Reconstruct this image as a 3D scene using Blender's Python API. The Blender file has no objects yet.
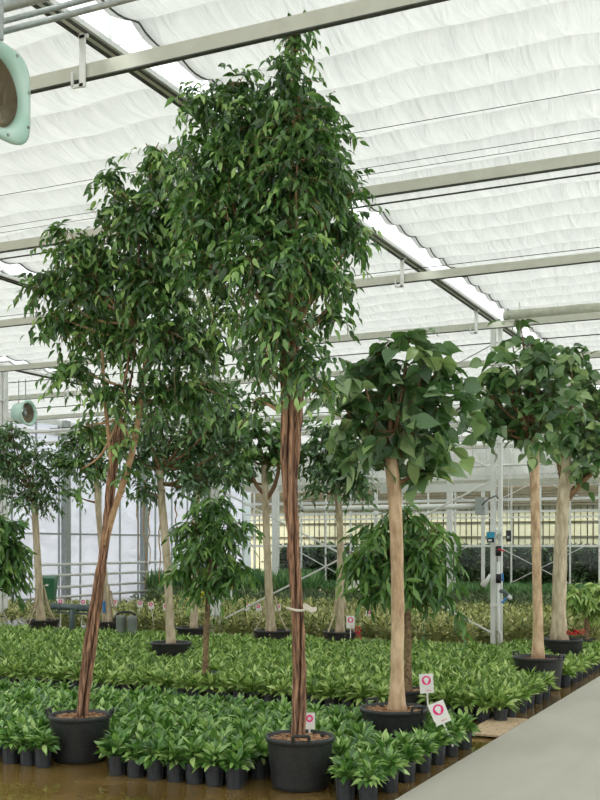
import bpy, math, random
import numpy as np
from mathutils import Vector, Matrix
random.seed(7); rng = np.random.default_rng(11)
COL = bpy.context.scene.collection
PI = math.pi
# ------------------------------------------------------------------ camera frame
CAMH = 2.1; F = 1083.0; HOR = 546.0
TH = math.asin(0.4294); S = math.sin(TH); C = math.cos(TH)
FLOOR = -0.04                      # wet cultivation floor; the concrete path top is 0
def cam2w(X, z, h): return Vector((X*C - z*S, X*S + z*C, h))
def PD(px, py, z): return cam2w((px-300)/F*z, z, CAMH + (HOR-py)*z/F)
def PG(px, py, h=FLOOR):
    z = F*(CAMH-h)/(py-HOR); return cam2w((px-300)/F*z, z, h)
def PZ(px, z, h): return cam2w((px-300)/F*z, z, h)
def PXA(px, h, a):
    z = a/(S*(px-300)/F + C); return cam2w((px-300)/F*z, z, h)
def PXL(px, h, lat):
    z = lat/(C*(px-300)/F - S); return cam2w((px-300)/F*z, z, h)
# ------------------------------------------------------------------ helpers
def lin(c):
    return tuple(((v/255)/12.92 if v/255 <= .04045 else ((v/255+.055)/1.055)**2.4) for v in c) + (1.0,)
def tag(o, label=None, cat=None, group=None, kind=None):
    if label: o['label'] = label
    if cat: o['category'] = cat
    if group: o['group'] = group
    if kind: o['kind'] = kind
    return o
def empty(name, loc=(0,0,0), rz=0, parent=None):
    o = bpy.data.objects.new(name, None); COL.objects.link(o)
    o.empty_display_size = .1
    o.location = loc; o.rotation_euler = (0,0,rz)
    if parent: o.parent = parent
    return o
class MB:
    def __init__(s): s.v=[]; s.f=[]; s.n=0; s.a=[]
    def add(s, v, f, var=None):
        v = np.asarray(v, float).reshape(-1,3); s.v.append(v)
        for i, q in enumerate(f):
            s.f.append(tuple(int(k)+s.n for k in q))
        s.a.extend([0.5]*len(f) if var is None else list(var))
        s.n += len(v); return s
    def box(s, c, d, R=None):
        x,y,z = d[0]/2,d[1]/2,d[2]/2
        v = np.array([[-x,-y,-z],[x,-y,-z],[x,y,-z],[-x,y,-z],[-x,-y,z],[x,-y,z],[x,y,z],[-x,y,z]])
        if R is not None: v = v @ np.array(R.to_3x3()).T
        return s.add(v+np.array(c), [(3,2,1,0),(4,5,6,7),(0,1,5,4),(1,2,6,5),(2,3,7,6),(3,0,4,7)])
    def bar(s, p, q, w, h, up=(0,0,1)):
        p=np.array(p,float); q=np.array(q,float); t=q-p; L=np.linalg.norm(t); t/=L
        u=np.array(up,float)
        if abs(t@u)>.98: u=np.array((0,1.,0))
        a=np.cross(t,u); a/=np.linalg.norm(a); b=np.cross(a,t)
        v=[]
        for e in (p,q):
            for i,j in ((-1,-1),(1,-1),(1,1),(-1,1)): v.append(e+a*i*w/2+b*j*h/2)
        return s.add(v,[(0,1,2,3),(7,6,5,4),(0,4,5,1),(1,5,6,2),(2,6,7,3),(3,7,4,0)])
    def tube(s, pts, rad, n=8, caps=True, wob=0, flat=None):
        pts=np.array([tuple(p) for p in pts],float); m=len(pts)
        rad=np.broadcast_to(np.asarray(rad,float),(m,)).copy()
        T=np.gradient(pts,axis=0); T/=np.linalg.norm(T,axis=1)[:,None]+1e-12
        u=np.array((0,0,1.)) if abs(T[0][2])<.9 else np.array((1.,0,0))
        a=np.cross(T[0],u); a/=np.linalg.norm(a); v=[]
        ang=np.arange(n)*2*PI/n
        for i in range(m):
            a=a-T[i]*(a@T[i]); a/=np.linalg.norm(a)+1e-12; b=np.cross(T[i],a)
            r=rad[i]*(1+ (rng.normal(0,wob,n) if wob else 0))
            v.append(pts[i]+(np.cos(ang)*r)[:,None]*a+(np.sin(ang)*r)[:,None]*b)
        f=[]
        for i in range(m-1):
            for j in range(n):
                k=(j+1)%n; f.append((i*n+j,i*n+k,(i+1)*n+k,(i+1)*n+j))
        if caps: f.append(tuple(range(n-1,-1,-1))); f.append(tuple((m-1)*n+j for j in range(n)))
        return s.add(np.concatenate(v),f)
    def lathe(s, prof, n=32, c=(0,0,0), rib=0, ribn=8):
        ang=np.arange(n)*2*PI/n; v=[]
        for r,z in prof:
            rr=r*(1+rib*np.cos(ang*ribn)) if rib else r+0*ang
            v.append(np.stack([np.cos(ang)*rr,np.sin(ang)*rr,0*ang+z],1))
        f=[]
        for i in range(len(prof)-1):
            for j in range(n):
                k=(j+1)%n; f.append((i*n+j,i*n+k,(i+1)*n+k,(i+1)*n+j))
        return s.add(np.concatenate(v)+np.array(c),f)
    def build(s, name, mat, parent=None, smooth=False, loc=None, var=False):
        me=bpy.data.meshes.new(name)
        V=np.concatenate(s.v) if s.v else np.zeros((0,3))
        me.from_pydata(V.tolist(),[],s.f)
        if smooth: me.polygons.foreach_set('use_smooth',[True]*len(me.polygons))
        if var:
            at=me.attributes.new('var','FLOAT','FACE'); at.data.foreach_set('value',np.array(s.a,np.float32))
        me.materials.append(mat); me.update()
        o=bpy.data.objects.new(name,me); COL.objects.link(o)
        if parent: o.parent=parent
        if loc is not None: o.location=loc
        return o
    def mesh(s,name,mat,smooth=False,var=False):
        o=s.build(name,mat,None,smooth,None,var); me=o.data; bpy.data.objects.remove(o); return me
def link(name, me, parent=None, loc=None, rz=0, sc=1):
    o=bpy.data.objects.new(name,me); COL.objects.link(o)
    if parent: o.parent=parent
    if loc is not None: o.location=loc
    o.rotation_euler=(0,0,rz); o.scale=(sc,sc,sc); return o
# ------------------------------------------------------------------ materials
def newmat(name):
    m=bpy.data.materials.new(name); m.use_nodes=True; nt=m.node_tree; nt.nodes.clear()
    out=nt.nodes.new('ShaderNodeOutputMaterial'); return m,nt,out
def N(nt,t,**k):
    n=nt.nodes.new(t)
    for a,b in k.items(): setattr(n,a,b)
    return n
def ramp(nt,stops):
    r=N(nt,'ShaderNodeValToRGB'); e=r.color_ramp.elements
    while len(e)<len(stops): e.new(.5)
    for el,(p,c) in zip(e,stops): el.position=p; el.color=lin(c)
    return r
def pmat(name, c1, c2=None, scale=8, rough=.5, metal=0, bump=0, bscale=None, stretch=(1,1,1), spec=.5, detail=4, coat=0, lo=.3, hi=.7):
    m,nt,out=newmat(name); b=N(nt,'ShaderNodeBsdfPrincipled'); L=nt.links.new
    b.inputs['Roughness'].default_value=rough; b.inputs['Metallic'].default_value=metal
    b.inputs['Specular IOR Level'].default_value=spec; b.inputs['Coat Weight'].default_value=coat
    tc=N(nt,'ShaderNodeTexCoord'); mp=N(nt,'ShaderNodeMapping'); mp.inputs['Scale'].default_value=stretch
    L(tc.outputs['Object'],mp.inputs['Vector'])
    nz=N(nt,'ShaderNodeTexNoise'); nz.inputs['Scale'].default_value=scale; nz.inputs['Detail'].default_value=detail
    L(mp.outputs[0],nz.inputs['Vector'])
    r=ramp(nt,[(lo,c1),(hi,c2 or c1)]); L(nz.outputs['Fac'],r.inputs[0]); L(r.outputs[0],b.inputs['Base Color'])
    if bump:
        n2=N(nt,'ShaderNodeTexNoise'); n2.inputs['Scale'].default_value=bscale or scale*2; n2.inputs['Detail'].default_value=5
        L(mp.outputs[0],n2.inputs['Vector'])
        bp=N(nt,'ShaderNodeBump'); bp.inputs['Strength'].default_value=bump; bp.inputs['Distance'].default_value=.02
        L(n2.outputs['Fac'],bp.inputs['Height']); L(bp.outputs[0],b.inputs['Normal'])
    L(b.outputs[0],out.inputs[0]); return m
def leafmat(name, stops, trans=.28, tcol=(120,170,50), rough=.3, objrand=.0, spec=.5):
    m,nt,out=newmat(name); L=nt.links.new
    at=N(nt,'ShaderNodeAttribute',attribute_name='var'); oi=N(nt,'ShaderNodeObjectInfo')
    ad=N(nt,'ShaderNodeMath',operation='MULTIPLY_ADD'); ad.inputs[1].default_value=objrand; L(oi.outputs['Random'],ad.inputs[0]); L(at.outputs['Fac'],ad.inputs[2])
    sb=N(nt,'ShaderNodeMath',operation='SUBTRACT'); sb.inputs[1].default_value=objrand/2; L(ad.outputs[0],sb.inputs[0])
    r=ramp(nt,stops); L(sb.outputs[0],r.inputs[0])
    b=N(nt,'ShaderNodeBsdfPrincipled'); b.inputs['Roughness'].default_value=rough; b.inputs['Specular IOR Level'].default_value=spec
    L(r.outputs[0],b.inputs['Base Color'])
    t=N(nt,'ShaderNodeBsdfTranslucent'); mx=N(nt,'ShaderNodeMixRGB'); mx.inputs[0].default_value=.5; mx.inputs[2].default_value=lin(tcol)
    L(r.outputs[0],mx.inputs[1]); L(mx.outputs[0],t.inputs[0])
    ms=N(nt,'ShaderNodeMixShader'); ms.inputs[0].default_value=trans; L(b.outputs[0],ms.inputs[1]); L(t.outputs[0],ms.inputs[2]); L(ms.outputs[0],out.inputs[0])
    return m
def glassmat(name, tr=.9, tint=(245,250,248)):
    m,nt,out=newmat(name); L=nt.links.new
    a=N(nt,'ShaderNodeBsdfTransparent'); a.inputs[0].default_value=lin(tint)
    g=N(nt,'ShaderNodeBsdfGlossy'); g.inputs['Roughness'].default_value=.05
    ms=N(nt,'ShaderNodeMixShader'); ms.inputs[0].default_value=1-tr
    L(a.outputs[0],ms.inputs[1]); L(g.outputs[0],ms.inputs[2]); L(ms.outputs[0],out.inputs[0]); return m
def clothmat(name, col=(238,238,232), trans=.62, fold_shade=True):
    m,nt,out=newmat(name); L=nt.links.new
    tc=N(nt,'ShaderNodeTexCoord'); 
    mp=N(nt,'ShaderNodeMapping'); mp.inputs['Scale'].default_value=(3.4,.5,1); mp.inputs['Rotation'].default_value=(0,0,math.radians(5))
    L(tc.outputs['Object'],mp.inputs['Vector'])
    nz=N(nt,'ShaderNodeTexNoise'); nz.inputs['Scale'].default_value=2.2; nz.inputs['Detail'].default_value=3; nz.inputs['Distortion'].default_value=.8; L(mp.outputs[0],nz.inputs['Vector'])
    r=ramp(nt,[(.3,tuple(int(v*.95) for v in col)),(.7,col)]); L(nz.outputs['Fac'],r.inputs[0])
    # crease shading put into the cloth colour at every fold, plus a darker selvedge
    at=N(nt,'ShaderNodeAttribute',attribute_name='fold')
    mx=N(nt,'ShaderNodeMixRGB'); mx.inputs[2].default_value=lin(tuple(int(v*.84) for v in col)); L(at.outputs['Fac'],mx.inputs[0]); L(r.outputs[0],mx.inputs[1])
    bp=N(nt,'ShaderNodeBump'); bp.inputs['Strength'].default_value=.8; bp.inputs['Distance'].default_value=.06; L(nz.outputs['Fac'],bp.inputs['Height'])
    d=N(nt,'ShaderNodeBsdfDiffuse'); t=N(nt,'ShaderNodeBsdfTranslucent')
    for q in (d,t): L(mx.outputs[0],q.inputs[0]); L(bp.outputs[0],q.inputs['Normal'])
    ms=N(nt,'ShaderNodeMixShader'); ms.inputs[0].default_value=trans; L(d.outputs[0],ms.inputs[1]); L(t.outputs[0],ms.inputs[2]); L(ms.outputs[0],out.inputs[0]); return m

M={}
M['steel']=pmat('cream_steel',(196,198,182),(206,208,194),6,.45)
M['white']=pmat('white_steel',(222,226,222),(232,234,230),6,.4)
M['galv']=pmat('galvanised_steel',(150,158,156),(176,184,182),14,.4,.3)
M['dark']=pmat('dark_rail',(52,56,48),(74,78,68),12,.5)
M['cable']=pmat('dark_cable',(40,40,36),(58,58,52),10,.6)
M['pot']=pmat('black_plastic',(36,38,38),(52,54,54),30,.42,0,.15,60)
M['smallpot']=pmat('dark_grey_plastic',(42,45,48),(60,64,67),20,.45)
M['soil']=pmat('bark_soil',(96,58,40),(168,112,80),60,.9,0,.9,80,lo=.35,hi=.65)
M['chip']=pmat('bark_chips',(126,84,58),(206,168,128),30,.8)
M['barkred']=pmat('stringy_red_bark',(70,46,34),(196,152,118),48,.8,0,1.0,90,(1,1,.1),detail=6,lo=.34,hi=.7)
M['barktan']=pmat('smooth_tan_bark',(166,134,100),(218,190,154),14,.75,0,.5,40,(1,1,.35),lo=.3,hi=.62)
M['barkpale']=pmat('pale_bark',(162,146,118),(214,200,172),14,.8,0,.5,40,(1,1,.3),lo=.3,hi=.65)
M['barkbrown']=pmat('knotty_brown_bark',(92,74,50),(156,132,96),24,.85,0,.8,40,lo=.35,hi=.65)
M['twig']=pmat('twig_bark',(98,74,50),(146,114,80),20,.8)
M['concrete']=pmat('concrete',(176,172,160),(194,191,180),1.4,.62,0,.12,30,(1,.35,1),detail=8,lo=.3,hi=.7)
M['wood']=pmat('pale_board',(186,160,128),(214,190,158),6,.7,0,.1,30,(6,1,1))
M['cream']=pmat('cream_panel',(222,208,178),(230,218,190),3,.7)
M['brown']=pmat('brown_slats',(92,80,58),(110,98,74),5,.7)
M['mint']=pmat('mint_enamel',(184,224,206),(208,236,224),5,.3,0,.05,20)
M['fanin']=pmat('fan_interior',(122,112,92),(150,138,114),8,.5,.2)
M['bin']=pmat('green_bin_plastic',(30,96,58),(38,110,66),8,.4)
M['pipe']=pmat('grey_pipe',(74,88,90),(92,106,108),8,.35)
M['drum']=pmat('grey_drum',(118,124,120),(136,140,136),8,.5)
M['card']=pmat('white_card',(232,230,222),(240,239,233),8,.6)
M['pink']=pmat('pink_print',(240,48,134),(246,64,146),8,.6)
M['blue']=pmat('blue_plastic',(24,122,204),(36,136,214),8,.4)
M['cyan']=pmat('teal_plastic',(16,140,176),(24,152,188),8,.4)
M['black']=pmat('black_rubber',(24,25,27),(34,35,37),8,.45)
M['red']=pmat('red_ribbon',(190,30,40),(206,40,50),8,.5)
M['yellow']=pmat('yellow_tape',(228,200,30),(236,210,44),8,.5)
M['orange']=pmat('orange_leaf',(226,150,40),(236,170,60),8,.5)
M['plastic']=pmat('pale_plastic_tie',(206,196,176),(224,216,200),8,.35)
M['stick']=pmat('wooden_handle',(132,96,64),(150,112,78),8,.6)
M['lead']=pmat('dry_root',(160,126,90),(198,166,126),20,.8)
M['cloth']=clothmat('shade_cloth',(181,180,176),.56)
M['roll']=pmat('rolled_cloth',(176,178,160),(198,200,184),8,.8,0,.3,20,(1,.2,1))
M['screen']=clothmat('white_screen',(232,234,230),.5)
M['wallplastic']=clothmat('white_film',(230,233,238),.6)
M['glass']=glassmat('roof_glass',.92)
M['pane']=glassmat('wall_glass',.975,(236,242,238))
M['ficus']=leafmat('ficus_leaf',[(0,(36,66,34)),(.42,(66,104,56)),(.75,(112,156,80)),(.94,(176,212,122)),(1,(190,222,132))],.28,rough=.3,spec=.9)
M['ficus2']=leafmat('grey_green_ficus_leaf',[(0,(46,76,46)),(.5,(80,116,74)),(.85,(116,150,102)),(1,(146,178,112))],.28,rough=.3,spec=.9)
M['big']=leafmat('round_fig_leaf',[(0,(44,74,40)),(.4,(78,116,66)),(.7,(136,164,118)),(1,(172,198,124))],.24,(130,180,70),.36,0,.8)
M['alii']=leafmat('narrow_fig_leaf',[(0,(44,78,38)),(.5,(82,124,62)),(.85,(134,172,92)),(1,(160,192,110))],.25,rough=.26)
M['lily']=leafmat('lily_leaf',[(0,(46,84,38)),(.4,(96,144,68)),(.75,(160,198,110)),(1,(196,222,142))],.25,rough=.27,spec=.9,objrand=.12)
M['agla']=leafmat('bright_leaf',[(0,(66,98,44)),(.4,(128,166,82)),(.75,(188,214,126)),(1,(216,234,158))],.25,(160,196,80),.27,.2)
M['varieg']=leafmat('variegated_leaf',[(0,(66,88,46)),(.35,(104,124,66)),(.55,(190,192,122)),(1,(226,224,166))],.2,(170,180,90),.5,.1)
M['greyg']=leafmat('grey_green_leaf',[(0,(54,76,46)),(.5,(84,104,66)),(.9,(124,140,94)),(1,(140,152,108))],.2,(120,150,80),.5,.2)
M['midg']=leafmat('mid_green_leaf',[(0,(60,88,40)),(.5,(98,128,62)),(1,(140,160,88))],.2,(130,160,60),.5,.2)
M['sans']=leafmat('blade_leaf',[(0,(58,100,54)),(.5,(92,140,82)),(1,(140,176,112))],.12,(70,120,60),.45,.2)
M['hedge']=leafmat('dark_leaf',[(0,(62,84,52)),(.6,(92,116,76)),(1,(132,154,108))],.05,(60,90,50),.6)
M['petiole']=pmat('green_stem',(84,124,60),(104,142,72),8,.5)
def watermat():
    m,nt,out=newmat('wet_floor'); L=nt.links.new
    b=N(nt,'ShaderNodeBsdfPrincipled'); tc=N(nt,'ShaderNodeTexCoord')
    nz=N(nt,'ShaderNodeTexNoise'); nz.inputs['Scale'].default_value=1.1; nz.inputs['Detail'].default_value=7; L(tc.outputs['Object'],nz.inputs['Vector'])
    r=ramp(nt,[(.3,(92,74,38)),(.55,(124,100,58)),(.75,(146,122,78))]); L(nz.outputs['Fac'],r.inputs[0]); L(r.outputs[0],b.inputs['Base Color'])
    b.inputs['Roughness'].default_value=.03; b.inputs['IOR'].default_value=1.33
    n2=N(nt,'ShaderNodeTexNoise'); n2.inputs['Scale'].default_value=5; n2.inputs['Detail'].default_value=2; L(tc.outputs['Object'],n2.inputs['Vector'])
    bp=N(nt,'ShaderNodeBump'); bp.inputs['Strength'].default_value=.08; bp.inputs['Distance'].default_value=.01; L(n2.outputs['Fac'],bp.inputs['Height']); L(bp.outputs[0],b.inputs['Normal'])
    L(b.outputs[0],out.inputs[0]); return m
M['water']=watermat()
# ------------------------------------------------------------------ layout constants
GIRD=[-5.84,-12.4,-18.6]; WALLL=-25.5; BACK=47.1
POSTA=21.6; POSTB=38.3
ZB=6.30; ZCH=6.64; ZCL=6.92
BEAMS=[7.86+4.1*k for k in range(10)]
# ------------------------------------------------------------------ setting
def quad(name,pts,mat,**k):
    o=MB().add([tuple(p) for p in pts],[tuple(range(len(pts)))]).build(name,mat,**k); return o
mb=MB(); mb.box((-18.5,24,FLOOR-.1),(31,64,.2)); tag(mb.build('floor',M['water']),kind='structure')
mb=MB(); mb.box((3.425,24,-.14),(13.13,64,.28)); tag(mb.build('floor_path',M['concrete']),kind='structure')
# ceiling: a shade cloth per bay, hanging in folds between support wires
def cloth(name,x0,x1,y0,y1):
    nx=max(2,int((x1-x0)/.16)); ny=int((y1-y0)/.03)
    xs=np.linspace(x0,x1,nx); ys=np.linspace(y0,y1,ny); X,Y=np.meshgrid(xs,ys)
    per=.69; ph=((Y+.05*np.sin(X*1.7)+.03*np.sin(X*4.1+Y))/per)%1.0
    sc=np.abs(np.sin(PI*ph))
    Z=ZCL-.10*sc**.65
    q=X*5.2+Y*2.3*np.sign(1)
    Z+= .012*np.sin(q*1.7+1.3*np.sin(Y*2.1)+2*np.sin(X*.9))*sc + .010*np.sin(q*3.9+Y*3+np.sin(X*2.3)*2)*sc
    edge=np.minimum(np.abs(X-x0),np.abs(X-x1)); pass
    v=np.stack([X,Y,Z],-1).reshape(-1,3)
    f=[(j*nx+i,j*nx+i+1,(j+1)*nx+i+1,(j+1)*nx+i) for j in range(ny-1) for i in range(nx-1)]
    o=MB().add(v,f).build(name,M['cloth'],smooth=True)
    at=o.data.attributes.new('fold','FLOAT','POINT')
    fold=np.exp(-(np.minimum(ph,1-ph)*per/.022)**2)*.55  # weight of the painted crease shade along each fold line
    fold=np.maximum(fold,(edge<.02)*.8)
    at.data.foreach_set('value',fold.reshape(-1).astype(np.float32))
    return tag(o,kind='structure')
bays=[(-5.66,9.8),(-12.2,-6.06),(-18.4,-12.6),(-25.4,-18.8)]
for i,(a,b) in enumerate(bays): cloth('ceiling' if i==0 else 'ceiling.%03d'%i,a,b,-12 if i==0 else -6 if i==1 else 4,BACK)
# dark cords hemming the cloth beside each girder
# roof glass over the cloth with glazing bars
mb=MB(); gm=MB(); nb=MB()
rx=[-25.6+3.275*k for k in range(12)]
for k,x in enumerate(rx[:-1]):
    x2=x+3.275; xm=(x+x2)/2
    gm.add([(x,-6,7.45),(xm,-6,8.15),(xm,BACK,8.15),(x,BACK,7.45)],[(0,1,2,3)])
    gm.add([(xm,-6,8.15),(x2,-6,7.45),(x2,BACK,7.45),(xm,BACK,8.15)],[(0,1,2,3)])
    if -14<x<-4:
        for y in np.arange(5,BACK,1.37):
            nb.bar((x,y,7.45),(xm,y,8.15),.03,.05); nb.bar((xm,y,8.15),(x2,y,7.45),.03,.05)
rg=gm.build('ceiling_glass',M['glass']); tag(rg,kind='structure'); nb.build('glazing_bars',M['white'],rg)
# left wall of white film with mullions and posts
root=empty('wall_left',(WALLL,25,0)); tag(root,kind='structure')
def part(mb,name,mat,root,smooth=False):
    o=mb.build(name,mat,root,smooth); o.matrix_parent_inverse=Matrix.Translation(-Vector(root.location)); return o
part(MB().box((WALLL-.06,25,3.46),(.02,46,7.0)),'film',M['wallplastic'],root)
ys=np.arange(11.7,BACK,1.31)
for y in ys: part(MB().box((WALLL,y,3.46),(.05,.06,7.0)),'mullion',M['galv'],root)
for y in np.arange(11.7,BACK,5.24): part(MB().box((WALLL+.1,y+.3,3.4),(.22,.3,6.8)),'wall_post',M['galv'],root)
for h,w in ((2.55,.07),(6.7,.22),(6.25,.1)): part(MB().box((WALLL+.02,25,h),(.06,46,w)),'sill_rail',M['galv'] if h<3 else M['white'],root)
for h in (1.42,1.02,.58,.22): part(MB().tube([(WALLL+.4,4,h),(WALLL+.4,42.5,h)],.05,8),'heating_pipe',M['white'],root,True)
# back wall: glazed frame with braces
root=empty('wall_back',(-8,BACK,0)); tag(root,kind='structure')
xl,xr=WALLL,2.0
for k,x in enumerate(np.arange(xr,xl,-1.28)):
    part(MB().box((x,BACK,3.3),(.07 if k%4 else .16,.06,6.6)),'mullion',M['white'],root)
for h,w in ((2.1,.09),(4.15,.12),(3.62,.1),(3.36,.07),(5.3,.1),(4.75,.06)):
    part(MB().box(((xl+xr)/2,BACK-.02,h),(xr-xl,.07,w)),'rail',M['white'],root)
for k in range(5):
    x0=xr-.64-k*5.12
    for j in (0,):
        xa=x0-j*1.28
        part(MB().bar((xa,BACK-.06,.15),(xa-3.84,BACK-.06,2.1),.05,.03),'brace',M['white'],root)
        part(MB().bar((xa,BACK-.08,2.1),(xa-3.84,BACK-.08,.15),.05,.03),'brace',M['white'],root)
    part(MB().bar((x0,BACK-.06,4.1),(x0-3.84,BACK-.06,5.9),.05,.03),'brace',M['white'],root)
    part(MB().bar((x0,BACK-.08,5.9),(x0-3.84,BACK-.08,4.1),.05,.03),'brace',M['white'],root)
part(MB().box(((xl+xr)/2,BACK+.04,2.35),(xr-xl,.012,4.6)),'glass_pane',M['pane'],root)
part(MB().box(((xl+xr)/2,BACK+.1,6.1),(xr-xl,.02,2.3)),'gable_screen',M['screen'],root)
part(MB().box(((xl+xr)/2,BACK-.05,4.92),(xr-xl,.1,.26)),'rolled_screen',M['roll'],root)
# cream panelled wall of the hall beyond the glass
root=empty('wall_beyond',(-8,BACK+4,0)); tag(root,kind='structure')
mb=MB(); gp=MB()
for k,x in enumerate(np.arange(3.5,xl-2,-.29)):
    mb.box((x-.14,BACK+4,2.2),(.252 if k%4 else .2,.05,4.5))
part(mb,'cream_panel',M['cream'],root)
part(MB().box((-12,BACK+4.1,2.55),(32,.05,5.2)),'dark_backing',M['brown'],root)
for h in (2.55,3.25): part(MB().box((-12,BACK+3.94,h),(32,.04,.06)),'rail',M['brown'],root)
mb=MB()
for k in range(7): mb.box((-12,BACK+3.8,4.05+.14*k),(32,.1,.1))
part(mb,'slat_blind',M['brown'],root)
part(MB().box((-12,BACK+4.1,6.45),(32,.05,2.4)),'upper_screen',M['screen'],root)
tag(MB().box((-12,BACK+2.2,FLOOR-.06),(32,4.4,.1)).build('floor_beyond',M['concrete']),kind='structure')
# ------------------------------------------------------------------ steelwork
ordn=['nearest','second','third','fourth','fifth','sixth','seventh','eighth','ninth','tenth']
for k,y in enumerate(BEAMS):
    o=empty('steel_beam',(-8,y,ZB)); tag(o,'%s cream steel cross beam counted from the camera, under the white shade cloth'%ordn[k],'beam','cream cross beams')
    part(MB().box((-8,y,ZB),(35,.05,.13)),'beam_web',M['steel'],o)
    part(MB().box((-8,y,ZB-.066),(35,.052,.012)),'lower_lip',M['dark'],o)
gl=['lattice roof girder nearest the concrete path, running above the tallest tree','lattice roof girder in the middle, above the leaning tree','lattice roof girder nearest the white film wall']
for g,x in enumerate(GIRD):
    o=empty('lattice_girder',(x,20,ZCH)); tag(o,gl[g],'girder','lattice roof girders')
    y0=-5 if g==0 else 3
    mb=MB(); mb.box((x-.06,(y0+BACK)/2,ZCH),(.03,BACK-y0,.05)); mb.box((x+.04,(y0+BACK)/2,ZCH),(.022,BACK-y0,.05)); part(mb,'lower_rail',M['dark'],o)
    part(MB().box((x,(y0+BACK)/2,ZCH+.02),(.17,BACK-y0,.05)),'lower_chord',M['white'],o)
    part(MB().box((x,(y0+BACK)/2,ZCH+.62),(.1,BACK-y0,.07)),'upper_chord',M['white'],o)
    ku=0
    for y in np.arange(y0+.9,BACK,2.05):
        part(MB().box((x,y,ZCH+.31),(.04,.06,.6)),'web_post',M['white'],o)
        part(MB().bar((x,y,ZCH+.02),(x,y+1.0,ZCH+.6),.02,.02),'web_rod',M['white'],o)
    for y in BEAMS:
        mb=MB(); mb.box((x,y-.05,ZB+.1),(.06,.02,.5)); mb.box((x-.05,y-.05,ZB-.13),(.12,.02,.03)); mb.box((x-.11,y-.05,ZB-.066),(.02,.02,.13)); mb.box((x+.01,y-.05,ZCH-.045),(.1,.02,.03))
        part(mb,'hanger_bracket',M['white'],o)
    for xx in (x-.24,x+.24):
        cx=np.arange(y0,BACK,.11); 
        ph=(cx/.69)%1; zz=ZCL-.10*np.abs(np.sin(PI*ph))**.65
        part(MB().tube([(xx+.02 if xx>x else xx-.02,a,b-.01) for a,b in zip(cx,zz)],.011,5),'cloth_hem_cord',M['dark'],o)
# posts
pl=['white steel post with valves and control box, right of the round leaved tree','slim white steel post behind the small narrow leaved tree','white steel post at the left edge of the picture']
for g,x in enumerate(GIRD):
    o=empty('steel_post',(x,POSTA,FLOOR)); tag(o,pl[g],'post','white roof posts')
    part(MB().box((x-.07,POSTA,3.3),(.1,.1,6.7)),'shaft',M['white'],o)
    part(MB().box((x+.07,POSTA,3.3),(.08,.09,6.7)),'shaft',M['white'],o)
    part(MB().box((x,POSTA,FLOOR+.05),(.3,.26,.1)),'foot',M['galv'],o)
    for h in (.9,2.4,4.2,5.8): part(MB().box((x,POSTA-.02,h),(.24,.12,.05)),'tie_plate',M['white'],o)
pb=['distant white post beside the back wall, behind the spreading narrow leaved tree','distant white post beside the back wall, left of the braided trunk','distant white post beside the back wall near the film corner']
for g,x in enumerate(GIRD):
    if g==2: continue
    pass
for g,(x,y) in enumerate([(GIRD[1],39.2),(-18.95,37.6)]):
    o=MB().box((x,y,3.3),(.2,.16,6.68)).build('steel_post',M['white']); tag(o,pb[g],'post','distant roof posts')
# X brace cables between the two posts
zp1=Vector((GIRD[0]-.1,POSTA-.1,.35)); zp2=Vector((GIRD[1]+.1,POSTA-.1,.35))
tag(MB().tube([zp1,(GIRD[1]+.1,POSTA-.1,3.4)],.022,6).build('brace_rod',M['white']),'white brace rod sloping down to the right to the foot of the valve post','brace','post brace rods')
tag(MB().tube([zp2-Vector((0,.06,0)),(GIRD[0]-.1,POSTA-.16,3.4)],.022,6).build('brace_rod',M['white']),'white brace rod sloping down to the left to the foot of the slim post','brace','post brace rods')
tag(MB().tube([(GIRD[0]-.1,POSTA,6.2),(GIRD[0]-3.6,POSTA,4.6)],.012,5).build('brace_rod',M['galv']),'thin grey brace rod falling left from the head of the valve post','brace')
tag(MB().tube([(GIRD[0]-.08,POSTA-.03,3.65),(GIRD[0]-1.6,POSTA-.03,4.5)],.025,6).build('brace_rod',M['white']),'short white brace rod just left of the valve post above the cross bar','brace')
# overhead cables and rolled cloth
cabs=[(11.2,6.72,.004),(12.25,6.7,.004),(12.48,6.7,.004),(12.8,6.42,.012),(16.75,6.62,.006),(23,6.5,.012),(27,6.4,.014),(31.5,6.35,.014)]
for k,(y,h,r) in enumerate(cabs):
    o=MB().tube([(-25,y,h),(9,y,h)],r,5).build('overhead_cable',M['cable'])
    tag(o,'dark overhead cable, %s from the camera, strung across under the shade cloth'%ordn[k],'cable','overhead cables')
zz=[( x, 20.9+.008*math.sin(x*3), 6.6+.006*math.sin(x*2)) for x in np.arange(-5.5,9,.25)]
ro=MB().tube(zz,[.105+.004*math.sin(i*1.3) for i in range(len(zz))],12).build('rolled_shade_cloth',M['roll'],smooth=True)
for gx in np.arange(-5.2,9,1.6): MB().bar((gx,20.9,6.6),(gx,20.9,6.86),.03,.01).build('strap',M['card'],ro)
tag(ro,'rolled bundle of greyish shade cloth above the head of the valve post','shade cloth')
for k,(y,h) in enumerate([(26.5,5.6),(30.2,5.7),(34.3,5.55),(42.2,5.3)]):
    o=MB().tube([(-25,y,h),(2,y,h)],.05,8).build('heating_pipe',M['white'])
    for gx in GIRD+[-2.6,1.8]: MB().tube([(gx,y,h),(gx,y,ZCH+.02)],.012,5).build('hanger_rod',M['galv'],o)
    tag(o,'white overhead pipe, %s from the camera, crossing behind the tree crowns'%ordn[k],'pipe','white overhead pipes')
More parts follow.
